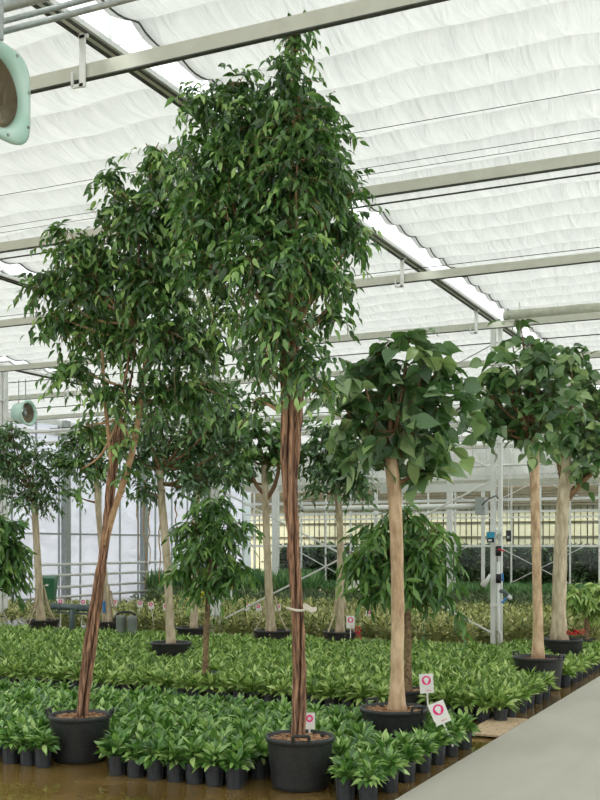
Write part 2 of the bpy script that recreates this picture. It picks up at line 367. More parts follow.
# pipes in the upper left corner beside the fan
def d2line(px,py,z,length,r,name,mat,label,n=8):
    p=PD(px,py,z); o=MB().tube([p-Vector((3.5,0,0)),p+Vector((length+4,0,0))],r,n).build(name,mat,smooth=True); return tag(o,label,'pipe')
d2line(-6,34,8.3,2.5,.024,'heating_pipe',M['galv'],'lower of two grey pipes crossing the upper left corner above the big fan')
d2line(-6,24,8.45,2.5,.022,'heating_pipe',M['galv'],'upper of two thin grey pipes crossing the upper left corner')
d2line(-8,10,8.8,2.0,.045,'heating_pipe',M['galv'],'thick grey pipe in the extreme upper left corner')
# ------------------------------------------------------------------ fans
def rrect(w,h,r,n=6):
    P=[]
    for cx,cy,a0 in ((w/2-r,h/2-r,0),(-w/2+r,h/2-r,PI/2),(-w/2+r,-h/2+r,PI),(w/2-r,-h/2+r,1.5*PI)):
        for i in range(n+1):
            a=a0+PI/2*i/n; P.append((cx+r*math.cos(a),cy+r*math.sin(a)))
    return P
def fan(c,size,square,label,rods):
    root=empty('circulation_fan',c); tag(root,label,'fan')
    R=size/2; ri=R*.76; n=48
    ang=[2*PI*i/n for i in range(n)]
    def outer(a):
        if not square: return R
        ca,sa=abs(math.cos(a)),abs(math.sin(a)); p=4.2
        return R/((ca**p+sa**p)**(1/p))
    mb=MB(); rings=[]
    for (fn,x) in ((outer,-.03),(outer,.0),(lambda a:(outer(a)*.93),.012),(lambda a:ri*1.12,.012),(lambda a:ri*1.02,-.015),(lambda a:ri,-.05)):
        rings.append([(x,fn(a)*math.cos(a),fn(a)*math.sin(a)) for a in ang])
    v=[p for r in rings for p in r]; f=[]
    for i in range(len(rings)-1):
        for j in range(n): k=(j+1)%n; f.append((i*n+j,i*n+k,(i+1)*n+k,(i+1)*n+j))
    mb.add(v,f); mb.build('flange',M['mint'],root,True)
    mb=MB(); D=size*.55
    prof=[(ri*1.0,-.05),(ri*.98,-D),(ri*1.06,-D),(ri*1.06,-.03)]
    v=[];f=[]
    for r,x in prof: v+=[(x,r*math.cos(a),r*math.sin(a)) for a in ang]
    for i in range(3):
        for j in range(n): k=(j+1)%n; f.append((i*n+j,(i+1)*n+j,(i+1)*n+k,i*n+k))
    mb.add(v,f); dr=mb.build('drum',M['mint'],root,True)
    mb=MB(); v=[];f=[]
    for x in (-.055,-D+.02): v+=[(x,ri*.985*math.cos(a),ri*.985*math.sin(a)) for a in ang]
    for j in range(n): k=(j+1)%n; f.append((j,k,n+k,n+j))
    mb.add(v,f); mb.build('lining',M['fanin'],root,True)
    mb=MB(); mb.tube([(-D*.75,0,0),(-D*.3,0,0),(-D*.25,0,0)],[size*.1,size*.1,size*.05],16); mb.build('motor',M['galv'],root,True)
    for k in range(5):
        a=2*PI*k/5+.3; e=Vector((0,math.cos(a),math.sin(a))); t=Vector((0,-math.sin(a),math.cos(a))); v=[]
        for r,w,tw in ((size*.08,.05,.07),(ri*.5,.09,.05),(ri*.93,.11,.03)):
            for sgn in (-1,1): v.append(Vector((-D*.42+sgn*tw,0,0))+e*r+t*sgn*w*size)
        MB().add([tuple(q) for q in v],[(0,1,3,2),(2,3,5,4)]).build('blade',M['fanin'],root,True)
    for k in range(3):
        a=2*PI*k/3+PI/2; MB().bar((-D*.72,0,0),(-D*.72,ri*math.cos(a),ri*math.sin(a)),.02,.03).build('motor_strut',M['galv'],root)
    nb=8 if square else 6
    for k in range(nb):
        a=2*PI*k/nb+.25; rr=outer(a)*.9
        MB().tube([(.006,rr*math.cos(a),rr*math.sin(a)),(.024,rr*math.cos(a),rr*math.sin(a))],.012,6).build('bolt',M['galv'],root)
    for (dx,h) in rods:
        MB().tube([(dx,0,ri*1.03),(dx,0,h)],.014,6).build('hanger_rod',M['galv'],root)
    return root
c=PD(-1,88,8.3); fan(tuple(c),.74,True,'large mint green circulation fan cut by the left edge of the picture near the top',[(-.2,ZB-c.z+.3)])
pf=PD(1.5,0,8.2)
tag(MB().tube([(pf.x,pf.y,5.93),(pf.x,pf.y,6.6)],.016,8).build('hanger_pole',M['galv']),'grey vertical pole holding the pipes above the large mint fan','pole')
c=PD(29,413,30.0); fan(tuple(c),.72,False,'small distant mint green circulation fan hanging above the left background tree',[(-.12,.95),(-.36,.95)])
# ------------------------------------------------------------------ leaves
def leaf_template(W,rows,fold=.25,droop=.25,tipw=None):
    """rows: list of (t, halfwidth)"""
    v=[(0,0,0)]; f=[]
    for t,w in rows:
        z=-droop*t*t
        v+=[(t,-w*W,z+fold*w*W),(t,0,z),(t,w*W,z+fold*w*W)]
    v.append((1,0,-droop)); n=len(rows)
    f.append((0,2,1)); f.append((0,3,2))
    for i in range(n-1):
        a=1+3*i; b=a+3
        f.append((a,a+1,b+1,b)); f.append((a+1,a+2,b+2,b+1))
    a=1+3*(n-1); t=len(v)-1
    f.append((a,a+1,t)); f.append((a+1,a+2,t))
    return np.array(v,float),f
LT={'benj':leaf_template(.195,[(.2,.75),(.45,1.0),(.76,.5)],.4,.34),
    'round':leaf_template(.37,[(-.05,.45),(.12,.9),(.36,1.0),(.64,.62),(.84,.2)],.3,.3),
    'narrow':leaf_template(.125,[(.25,.9),(.55,1.0),(.8,.6)],.3,.35),
    'lily':leaf_template(.2,[(.2,.75),(.5,1.0),(.8,.5)],.3,.3),
    'agla':leaf_template(.16,[(.2,.8),(.5,1.0),(.8,.5)],.4,.3),
    'blade':leaf_template(.05,[(.3,1.0),(.7,.8)],.3,.05),
    'low':leaf_template(.2,[(.45,1.0)],.3,.25)}
LT['round'][0][0]=(.04,0,0)
def norm(a): return a/(np.linalg.norm(a,axis=-1,keepdims=True)+1e-9)
def leaves(mb,kind,P,D,L,roll=.6,var=None,up=None):
    P=np.asarray(P,float); D=norm(np.asarray(D,float)); n=len(P)
    if n==0: return
    U=np.tile(np.array((0,0,1.)),(n,1)) if up is None else up
    U=U+rng.normal(0,.15,(n,3))
    Sd=norm(np.cross(D,U)); Nn=np.cross(Sd,D)
    a=rng.normal(0,roll,n)[:,None]
    S2=Sd*np.cos(a)+Nn*np.sin(a); N2=np.cross(S2,D)
    T,f=LT[kind]; k=len(T); L=np.broadcast_to(L,(n,))
    V=P[:,None,:]+(T[None,:,0:1]*D[:,None,:]+T[None,:,1:2]*S2[:,None,:]+T[None,:,2:3]*N2[:,None,:])*L[:,None,None]
    base=mb.n; mb.v.append(V.reshape(-1,3)); mb.n+=n*k
    vv=rng.random(n) if var is None else var
    for i in range(n):
        o=base+i*k
        for q in f: mb.f.append(tuple(o+j for j in q))
        mb.a.extend([float(vv[i])]*len(f))
# ------------------------------------------------------------------ pots
def potparts(root,dia,h,handles=True,chips=True,hrot=None):
    R=dia/2; rb=R*.82
    mb=MB(); mb.lathe([(0,.0),(rb*.96,0),(rb,.015),(rb*1.02,.05),(R*.955,h-.06),(R*.96,h-.055),(R,h-.045),(R*1.01,h-.015),(R,h),(R*.95,h),(R*.93,h-.03),(rb*1.0,.1)],40)
    pot=mb.build('pot',M['pot'],root,True)
    if handles:
        for a in ((0 if hrot is None else hrot),(PI if hrot is None else hrot+PI)):
            e=np.array((math.cos(a),math.sin(a),0)); t=np.array((-math.sin(a),math.cos(a),0)); z=np.array((0,0,1.))
            p=[e*R*.98+t*.07+z*(h-.03),e*R*1.03+t*.07+z*(h+.045),e*R*1.03-t*.07+z*(h+.045),e*R*.98-t*.07+z*(h-.03)]
            mb=MB()
            for q,w in zip(p[:-1],p[1:]): mb.tube([q,w],.014,6)
            mb.build('handle',M['pot'],pot)
    n=28; v=[(0,0,h-.035)]; f=[]
    for rr in (.35,.7,.94):
        for i in range(n):
            a=2*PI*i/n; v.append((R*rr*math.cos(a),R*rr*math.sin(a),h-.035-.02*rr+rng.normal(0,.008)))
    for i in range(n): f.append((0,1+i,1+(i+1)%n))
    for q in range(2):
        for i in range(n): f.append((1+q*n+i,1+(q+1)*n+i,1+(q+1)*n+(i+1)%n,1+q*n+(i+1)%n))
    MB().add(v,f).build('soil',M['soil'],root,True)
    if chips:
        mb=MB()
        for i in range(150):
            r=R*.88*math.sqrt(random.random()); a=random.random()*2*PI
            mb.box((r*math.cos(a),r*math.sin(a),h-.035+random.random()*.012),(.02+.035*random.random(),.012+.014*random.random(),.008),Matrix.Rotation(random.random()*6,4,'Z')@Matrix.Rotation(random.uniform(-.5,.5),4,'X'))
        tag(mb.build('bark_mulch',M['chip'],root),kind='stuff')
# ------------------------------------------------------------------ trees
def smooth_path(pts,n):
    pts=np.array([tuple(p) for p in pts],float); d=np.r_[0,np.cumsum(np.linalg.norm(np.diff(pts,axis=0),axis=1))]
    t=np.linspace(0,d[-1],n); out=np.stack([np.interp(t,d,pts[:,i]) for i in range(3)],1)
    for _ in range(2):
        o=out.copy(); o[1:-1]=(out[:-2]+2*out[1:-1]+out[2:])/4; out=o
    return out
def tree(name,label,cat,base_px,z,pot_dia,pot_h,trunk_px,width_px,clumps,leaf,leafL,mats,ntw,nleaf=(5,9),group=None,strands=0,roots=0,
         branchy=1.0,handles=True,trunks2=(),hrot=None,dead=0,sprayL=.3,droop=.35,flush=0,taper_top=.35,depth=.85,extra=None,trunkname='trunk'):
    root_loc=PZ(base_px,z,FLOOR); root=empty(name,root_loc); tag(root,label,cat,group)
    o=np.array(root_loc); s=z/F
    W=lambda px,py,dz=0: np.array(PD(px,py,z+dz))-o
    potparts(root,pot_dia,pot_h,handles,z<14,hrot)
    # trunk
    tp=[W(*p) for p in trunk_px]; tp[0][2]=pot_h-.06
    path=smooth_path(tp,26); wid=np.interp(np.linspace(0,1,26),np.linspace(0,1,len(width_px)),width_px)*s/2
    bark=M[mats[1]]
    cl=[]
    for c in clumps:
        dz=c[4] if len(c)>4 else random.uniform(-.35,.35)*(c[2]+c[3])/2*s*1.4
        cl.append((W(c[0],c[1],dz),np.array((c[2]*s,(c[2]+c[3])/2*s*depth,c[3]*s)),c[5] if len(c)>5 else 1))
    Rcam=np.array([[C,S,0],[-S,C,0],[0,0,1]])   # rows: camera right, forward, up in world
    if strands:
        mb=MB(); targets=sorted(range(len(cl)),key=lambda i:-cl[i][0][2])
        for k in range(strands):
            a0=2*PI*k/strands; pts=[];rr=[]
            for i in range(26):
                t=i/25; a=a0+t*1.9+.5*math.sin(t*6+k); ro=wid[i]*.8*(.8+.3*math.sin(k*2.1+t*9))
                u=min(1,max(0,(t-.5)/.5)); u=u*u*(3-2*u); sep=1+u*.55
                pts.append(path[i]+np.array((math.cos(a),math.sin(a),0))*ro*sep); rr.append(wid[i]*(.34+.1*math.sin(k*1.7+t*7))*(1-.68*u))
            tg=cl[targets[k%len(targets)]][0]; e=pts[-1]
            for q in (.25,.5,.75,1.0):
                pts.append(e*(1-q)+tg*q+np.array((0,0,.12*math.sin(q*PI)))); rr.append(max(.006,rr[25]*(1-.8*q)))
            sp=smooth_path(pts,60); rs=np.interp(np.linspace(0,1,60),np.linspace(0,1,len(rr)),rr)
            mb.tube(sp+rng.normal(0,.0025,sp.shape),rs,9,wob=.10)
        mb.build(trunkname,bark,root,True)
    else:
        mb=MB(); fl=wid.copy(); fl[:3]*=np.array((1.25,1.1,1.03))
        mb.tube(path,fl,16,wob=.035)
        mb.build(trunkname,bark,root,True)
    if roots:
        mb=MB()
        for k in range(roots):
            a=2*PI*k/roots+.4; e=np.array((math.cos(a),math.sin(a),0)); b=path[0]
            mb.tube(smooth_path([b+np.array((0,0,.75+.1*(k%3)))+e*wid[3]*.9,b+e*wid[0]*1.6+np.array((0,0,.35)),b+e*wid[0]*3.0+np.array((0,0,.08)),b+e*wid[0]*3.6+np.array((0,0,-.02))],10),np.linspace(.022,.014,10),6)
        mb.build('aerial_root',bark,root,True)
    # branches
    mb=MB()
    for tpx,w0,w1 in trunks2:
        pp=smooth_path([W(*p) for p in tpx],18); mb.tube(pp,np.linspace(w0*s/2,w1*s/2,18),10,wob=.04)
    tops=path[int(26*.55):] if not strands else path[int(26*.75):]
    LP=[];LD=[];LL=[];LV=[]; tot=sum(np.prod(c[1])**(.72)*c[2] for c in cl)
    for (c,r,den) in cl:
        d=np.linalg.norm(tops-c,axis=1)+np.maximum(0,tops[:,2]-c[2]+.1)*2; st=tops[int(np.argmin(d))]
        mid=(st+c)/2+np.array((0,0,-.12*np.linalg.norm(c-st)))+rng.normal(0,.03,3)
        bw=max(.007,wid[-1]*.55); mb.tube(smooth_path([st,mid,c],10),np.linspace(bw,.006,10),6)
        n=max(3,int(ntw*np.prod(r)**.72*den/tot))
        u=norm(rng.normal(0,1,(n,3))); q=rng.random(n)**(1/2.4)
        loc=u*q[:,None]*r; pos=c+loc@Rcam
        out=norm((u*np.array((1,1,.75)))@Rcam+rng.normal(0,.35,(n,3))+np.array((0,0,.12)))
        for i in range(n):
            p0=pos[i]; L=sprayL*random.uniform(.6,1.25); nl=random.randint(*nleaf)
            ts=np.linspace(.12,1,nl); back=p0-out[i]*L*.5
            curve=back+out[i]*(ts*L)[:,None]+np.array((0,0,-1.))*((ts*ts)*L*droop)[:,None]
            side=norm(np.cross(out[i],np.array((0,0,1.)))[None]+rng.normal(0,.2,(nl,3)))
            sg=np.where(np.arange(nl)%2==0,1,-1)[:,None]
            ld=out[i]*.55+side*sg*.75+np.array((0,0,-droop*1.4))+rng.normal(0,.28,(nl,3))
            LP.append(curve);LD.append(ld);LL.append(leafL*rng.uniform(.65,1.15,nl))
            tone=np.clip(rng.normal(.42,.23),0,1)
            vv=np.clip(tone+rng.normal(0,.14,nl)+np.linspace(-.06,.16,nl),0,.93)
            LV.append(vv)
            if random.random()<branchy*.45:
                st2=c+(back-c)*.25
                mb.tube([st2,(st2+back)/2+np.array((0,0,-.02)),back,curve[-1]],[.007,.005,.004,.002],4,caps=False)
    mb.build('branches',M['twig'] if mats[1]!='barkred' else M['lead'],root,True)
    fm=MB(); leaves(fm,leaf,np.concatenate(LP),np.concatenate(LD),np.concatenate(LL),.85 if leaf=='round' else .6,np.concatenate(LV))
    fm.build('foliage',M[mats[0]],root,True,var=True)
    if extra: extra(root,W,s)
    return root
def tieA(root,W,s):
    mb=MB(); c=W(297,609,-.02)
    mb.tube([c+np.array((.085*math.cos(a),.085*math.sin(a),.01*math.sin(2*a))) for a in np.linspace(0,2*PI,15)],.012,6)
    p=W(303,606,-.12); v=[]
    for i in range(6):
        t=i/5; q=p+np.array((C*.12*t,S*.12*t,-.03*t+.012*math.sin(t*7)))
        v+=[q+np.array((0,-.004,.02)),q+np.array((0,.004,-.028-.01*math.sin(t*5)))]
    mb.add(v,[(2*i,2*i+1,2*i+3,2*i+2) for i in range(5)]); mb.build('plastic_tie',M['plastic'],root,True)
A=tree('potted_ficus_tree','tallest ficus with braided reddish trunk, in a black pot at the water edge, centre','tree',300,9.62,.61,.46,
  [(299,738),(299,700),(298,640),(296,590),(293,540),(290,490),(288,450),(290,410),(290,370),(288,330)],[13,12.5,13,13.5,15,17.5,19.5,19,16,13],
  [(293,30,13,22,-.22,1.2),(290,80,28,28,-.3),(236,82,22,22),(206,105,27,28),(262,120,46,38,-.1),(298,118,30,34,-.42),(320,128,26,30),(204,160,28,38),(300,165,45,38,-.3),(245,175,45,42),(338,190,26,32),(215,215,40,34),(280,225,44,36),(335,230,34,18),(206,266,28,30),(250,262,32,30,-.45,1),(300,250,30,26,-.5,1),(318,275,30,28,-.3,.9),(230,312,22,22,0,.5),(272,318,30,34,-.45,1),(330,312,26,16,0,.55),(346,292,14,12,0,.6),(256,362,22,18,-.1,.5),(306,358,28,22,-.35,.9),(322,385,18,14,0,.7),(258,398,18,13,0,.6),(352,240,15,14,0,.8)],
  'benj',.112,('ficus','barkred'),1500,(6,10),strands=7,branchy=.5,sprayL=.34,droop=.5,hrot=-1.1,extra=tieA)
B=tree('potted_ficus_tree','tall ficus leaning right with a split reddish trunk, in the black pot at lower left','tree',80,10.85,.62,.46,
  [(82,714),(84,690),(90,645),(98,590),(105,545),(109,505),(111,475),(115,445),(121,412),(129,372),(136,325)],[13,11,10.5,10.5,10.5,9.5,9,9,9,8,7],
  [(113,176,14,20,0,.8),(152,150,16,14,0,.8),(165,172,28,22),(58,228,14,10,0,.7),(82,246,28,18),(140,215,42,34),(185,215,26,44),(50,280,26,18),(100,275,38,34),(155,275,42,38),(60,318,24,20),(110,330,36,28),(170,330,34,32),(75,368,22,20,0,.8),(115,390,28,20,-.1,.6),(165,385,30,24,0,.8),(205,335,22,28),(200,385,22,20,0,.8),(88,425,18,14,0,.45),(132,440,16,12,-.1,.35),(80,470,12,12,0,.5),(128,470,8,8,0,.4)],
  'benj',.115,('ficus','barkred'),1200,(6,10),strands=5,branchy=.7,sprayL=.34,droop=.5,hrot=.44,
  trunks2=[([(105,545),(112,515),(123,485),(132,455),(138,425),(147,350)],7,5),([(112,470),(108,430),(104,390),(102,350)],5,3)])
tree('potted_fig_tree','round leaved fig with one smooth tan trunk, potted beside two pink ringed signs','tree',394,11.3,.71,.46,
  [(397,702),(397,660),(398,610),(397,560),(396,520),(394,485),(390,455)],[17,13,13,13,13,14,13],
  [(410,335,22,10),(385,350,22,12),(430,352,20,12),(362,375,26,20),(436,375,28,20),(400,368,26,18),(395,395,42,30),(352,415,24,24),(438,408,28,26),(400,432,44,26),(362,445,22,20),(446,438,18,16),(425,468,28,16),(385,465,22,14,0,.6),(462,405,14,16,0,.8),(340,400,12,14,0,.8)],
  'round',.225,('big','barktan'),165,(3,4),branchy=1.6,sprayL=.28,droop=.34,depth=.65,hrot=-.5,trunks2=[([(392,470),(380,440),(376,410)],7,4),([(392,470),(405,440),(425,415)],6,4)])
tree('potted_fig_tree','fig with one slender tan trunk at right, in the black pot beside the concrete path','tree',538.5,16.2,.76,.49,
  [(538,658),(538,620),(537,580),(536,540),(535,500),(534,460),(533,430)],[12,10,9,9,9,10,9],
  [(520,322,13,8,0,.7),(512,340,16,10,0,.7),(532,345,14,10,0,.7),(500,368,22,16),(540,362,24,18),(490,395,22,18),(522,395,28,22),(548,400,26,24),(500,428,22,16),(535,430,24,18),(480,418,16,14)],
  'round',.225,('big','barktan'),175,(3,4),branchy=1.4,sprayL=.3,droop=.32,hrot=-.3,trunks2=[([(534,450),(522,420),(512,390)],6,3),([(533,440),(545,410),(552,380)],6,3)])
def redloop(root,W,s):
    mb=MB()
    for a,b,c2 in ((572,634,0),(579,633,.05)): 
        cc=W(a,b,-.3); mb.tube([cc+np.array((.09*math.cos(t),.05*math.sin(t),.035*math.sin(t*2)+.02)) for t in np.linspace(0,6,14)],.012,5)
    mb.build('red_tie',M['red'],root,True)
tree('potted_fig_tree','fig with a thick pale trunk forking to the right, rearmost of the right hand pair','tree',562.5,19.2,.73,.5,
  [(559,640),(559,600),(560,560),(562,520),(565,480),(566,455),(570,430)],[17,14,14,13,13,11,9],
  [(572,362,22,16),(592,388,24,22),(566,398,22,20),(590,422,24,22),(572,440,22,18),(598,452,22,18),(578,474,18,12),(556,425,16,18),(612,420,20,24)],
  'round',.225,('big','barkpale'),195,(3,4),branchy=1.2,sprayL=.3,droop=.32,hrot=.2,trunks2=[([(566,500),(576,488),(590,474),(604,462)],8,5),([(564,490),(560,470),(556,450)],6,4)],extra=redloop)
tree('potted_ficus_tree','bushy ficus at far left with aerial roots at its foot, before the green bin','tree',43,24.9,.72,.45,
  [(41,620),(39,585),(37,550),(35,515),(34,490)],[9,7.5,7,6.5,6],
  [(12,435,22,16),(35,455,24,18),(10,470,22,20),(45,478,18,16),(22,495,24,16),(0,450,20,24),(45,500,14,10)],
  'benj',.15,('ficus2','barkpale'),400,(5,8),roots=6,sprayL=.4,handles=False)
def bluetag(root,W,s): MB().box(W(104,607,-.12),(.04,.03,.26)).build('blue_tag',M['blue'],root)
tree('potted_ficus_tree','slim pale trunked ficus behind the leaning tree, with a blue tag on its trunk','tree',109,24.6,.7,.44,
  [(107,622),(105,585),(102,550),(99,520),(97,490),(95,465)],[9,7,6.5,6,6,5],
  [(82,440,22,16),(110,430,24,18),(72,462,18,14),(100,466,18,14),(76,495,10,10,0,.6)],
  'benj',.17,('ficus','barkpale'),240,(5,8),roots=5,sprayL=.42,handles=False,extra=bluetag)
def danglers(root,W,s):
    mb=MB()
    for px,y0,y1 in ((138,470,560),(145,480,590),(149,500,565),(160,500,585),(176,500,540)):
        p=[W(px+random.uniform(-1.5,1.5),y,.1) for y in np.linspace(y0,y1,9)]; mb.tube(p,np.linspace(.016,.008,9),5)
    mb.build('hanging_roots',M['lead'],root,True)
tree('potted_ficus_tree','dense dark ficus with hanging roots in the left middle ground, behind the leaning tree','tree',171,19.1,.72,.45,
  [(171,642),(169,600),(167,560),(164,525),(161,495),(160,470)],[9,8,8,8,8,7],
  [(215,385,26,16),(185,405,30,20),(225,410,24,22),(150,420,24,20),(205,440,30,22),(165,452,30,22),(135,455,18,18),(232,445,16,22),(190,475,28,16),(145,490,16,14,0,.7),(225,475,18,14)],
  'benj',.15,('ficus2','barkpale'),620,(5,8),sprayL=.4,handles=False,extra=danglers)
tree('potted_ficus_tree','ficus in a broad black pot, its trunk half hidden behind the small narrow leaved tree','tree',193,23,.74,.42,
  [(194,626),(194,590),(195,560),(196,520),(198,480)],[7.5,7,7,6.5,6],
  [(190,440,24,18),(215,425,22,18),(235,460,16,18),(205,468,22,14)],
  'benj',.15,('ficus','barkpale'),230,(5,8),sprayL=.4,handles=False)
tree('potted_ficus_tree','pale trunked ficus with upturned forking branches, just left of the braided trunk','tree',272,22.2,.76,.42,
  [(271,630),(269,590),(267,550),(266,520),(265,490),(264,465)],[10,8,7.5,7,7,6],
  [(255,430,20,14),(278,440,20,14),(246,455,16,14),(268,455,18,10,0,.6),(240,475,12,12,0,.7),(292,455,14,14,0,.7)],
  'round',.19,('ficus','barkpale'),110,(4,5),roots=4,sprayL=.42,handles=False,branchy=1.2,trunks2=[([(266,500),(274,488),(279,470),(276,450)],5,3),([(265,495),(256,485),(250,470)],5,3)])
def ribbon(root,W,s):
    mb=MB(); c=W(358,631,-.38)
    mb.tube([c+np.array((.05*math.cos(t),0,.06*math.sin(t)+.02)) for t in np.linspace(0,6.28,13)],.014,5)
    mb.bar(c,c+np.array((-.05,-.02,-.16)),.03,.01); mb.bar(c,c+np.array((.07,-.02,-.15)),.03,.01); mb.build('red_ribbon',M['red'],root)
tree('potted_ficus_tree','pale trunked ficus with a red ribbon on its pot, right of the braided trunk','tree',340,21.9,.7,.42,
  [(340,630),(341,595),(341,560),(340,530),(338,500),(337,480)],[9,7.5,7.5,7,7,6],
  [(328,435,20,18),(348,450,20,18),(318,458,18,18),(338,475,24,16),(355,480,14,16),(322,486,14,10,0,.7)],
  'benj',.19,('ficus2','barkpale'),250,(5,7),roots=5,sprayL=.42,handles=False,extra=ribbon)
def ytag(root,W,s): MB().box(W(203,597,-.1),(.05,.02,.16)).build('yellow_tag',M['yellow'],root)
tree('potted_narrow_leaf_fig','small narrow leaved fig standing on a knotty stem in the bright green bed, left','tree',204,15.8,.48,.3,
  [(205,666),(206,640),(207,615),(209,590),(211,565),(213,540)],[7,6,5.5,5,5,4],
  [(212,505,22,16),(195,525,20,18),(232,525,20,18),(212,545,30,24),(190,562,16,18),(236,560,16,18),(212,580,22,14)],
  'narrow',.19,('alii','barkbrown'),220,(6,9),sprayL=.36,droop=.55,handles=False,extra=ytag)
tree('potted_narrow_leaf_fig','broad drooping narrow leaved fig right behind the round leaved fig trunk','tree',408,13.8,.5,.32,
  [(408,682),(408,650),(408,620),(406,590),(403,560),(400,540)],[8,7,7,7,6,5],
  [(398,515,34,14),(375,535,26,20),(425,535,26,22),(398,552,40,28),(366,562,22,18),(434,562,22,20),(395,582,36,18),(428,588,20,14),(452,600,12,8,-.1,.5),(350,552,12,8,0,.6)],
  'narrow',.2,('alii','barkbrown'),240,(6,9),sprayL=.38,droop=.55,handles=False)
tree('potted_narrow_leaf_fig','narrow leaved fig cut off by the left edge of the picture','tree',-12,16.9,.5,.32,
  [(-12,660),(-12,630),(-11,600),(-9,570),(-6,545)],[8,7,7,6,5],
  [(-14,512,20,14),(0,526,16,16),(-18,545,24,22),(4,556,16,18),(-6,575,20,12),(12,548,10,14)],
  'narrow',.23,('alii','barkbrown'),200,(7,11),sprayL=.36,droop=.55,handles=False)
# money tree at right edge
tree('potted_money_tree','young money tree with spreading leaves at the right edge, behind the concrete path','tree',587,21.5,.34,.3,
  [(587,648),(587,635),(587,622),(586,610)],[7,6,5.5,5],
  [(580,596,16,10),(596,590,16,10),(604,604,14,12),(572,604,8,6,0,.6),(590,606,12,8)],
  'narrow',.22,('agla','barkbrown'),110,(6,8),sprayL=.2,droop=.3,handles=False)
# ------------------------------------------------------------------ bedding plants
def plant_meshes(kind,n,hgt,spread,L,mat,count,el=(25,80),low=False):
    out=[]
    for k in range(count):
        mb=MB(); P=[];D=[]
        for i in range(n):
            az=i*2.4+rng.normal(0,.3); e=math.radians(rng.uniform(*el)); pl=hgt*rng.uniform(.45,1.0)
            d=np.array((math.cos(az)*math.cos(e),math.sin(az)*math.cos(e),math.sin(e)))
            base=np.array((math.cos(az),math.sin(az),0))*.015*rng.random()
            tip=base+d*pl*np.array((spread,spread,1.0))
            P.append(tip); dd=d.copy(); dd[2]-=rng.uniform(.05,.8); 
            if kind=='blade': dd=d
            D.append(dd)
            if not low: mb.tube([base,(base+tip)/2+np.array((0,0,.012)),tip],[.004,.003,.0025],3,caps=False)
        leaves(mb,kind if not low else 'low',P,D,L*rng.uniform(.7,1.2,n),.6)
        out.append(mb.mesh('foliage',M[mat],True,True))
    return out
def potmesh(r,h,nseg=20):
    mb=MB(); mb.lathe([(0,0),(r*.8,0),(r*.82,.008),(r*.93,h*.8),(r*.95,h*.8),(r*.97,h*.82),(r,h*.98),(r,h),(r*.93,h),(r*.9,h-.02),(0,h-.025)],nseg)
    for k in range(8):
        a=k*PI/4+.2; mb.bar((r*.82*math.cos(a),r*.82*math.sin(a),.01),(r*.92*math.cos(a),r*.92*math.sin(a),h*.78),.014,.008,(math.cos(a),math.sin(a),0))
    return mb.mesh('pot',M['smallpot'],False)
PR=.086; PH=.185
pot_me=potmesh(PR,PH)
lily=plant_meshes('lily',84,.145,.72,.112,'lily',7,(18,80))
agla=plant_meshes('agla',84,.15,.72,.125,'agla',6,(20,82))
obst=[]                             # tree pots to keep clear of
for o in list(COL.objects):
    if o.parent is None and o.type=='EMPTY' and o.name.startswith('potted_'):
        R=max((c.dimensions.x for c in o.children if c.name.startswith('pot')),default=.5)/2
        obst.append((o.location.x,o.location.y,R))
bpy.context.view_layer.update()
obst=[]
for o in COL.objects:
    if o.parent is None and o.type=='EMPTY' and o.name.startswith('potted_'):
        pm=[c for c in o.children if c.name.split('.')[0]=='pot'][0]
        obst.append((o.location.x,o.location.y,max(v.co.x for v in pm.data.vertices)))
obst+=[(x,POSTA,.12) for x in GIRD]
def clear(x,y,r):
    for a,b,c in obst:
        if (x-a)**2+(y-b)**2<(r+c)**2: return False
        # nothing crowds the side of a big pot that faces the walkway
        vx,vy=-a,-b; n=math.hypot(vx,vy); vx/=n; vy/=n; d=(x-a)*vx+(y-b)*vy; e=abs((x-a)*vy-(y-b)*vx)
        if c>.15 and 0<d<c+(.42 if n<14 else .5 if n<17.5 else .95) and e<c*(1.02 if n<10 else .85): return False
    return True
def imgx(x,y): 
    X=x*C+y*S; z=-x*S+y*C; return 300+F*X/z, z
def potted(name,x,y,fol,label,cat,group,sc=1,potm=None):
    o=empty(name,(x,y,FLOOR)); tag(o,label,cat,group)
    link('pot',potm or pot_me,o)
    f=link('foliage',random.choice(fol),o,(0,0,PH-.03),random.random()*6.28,sc*random.uniform(.82,1.18)); f.rotation_euler.x=random.uniform(-.16,.16); f.rotation_euler.y=random.uniform(-.16,.16)
    return o
# nearest bed
rows=np.arange(8.42,11.5,.222); nb1=0
for ri,y in enumerate(rows):
    for ci in range(40):
        x=-3.36-.212*ci-(.1 if ri%2 else 0)+random.uniform(-.012,.012); yy=y+random.uniform(-.012,.012)
        px,_=imgx(x,yy)
        if px<-14 or not clear(x,yy,PR+.004): continue
        if ri==0: lab='potted peace lily in the front row along the water edge'; g='front row peace lilies'
        elif ci==0: lab='potted peace lily in the outer row of the nearest bed, beside the concrete path'; g='path side peace lilies'
        elif ri==len(rows)-1: lab='potted peace lily in the back row of the nearest bed, before the narrow aisle'; g='back row peace lilies'
        else: lab='potted peace lily standing inside the nearest dark green bed'; g='peace lilies inside the nearest bed'
        potted('potted_peace_lily',x,yy,lily,lab,'potted plant',g); nb1+=1
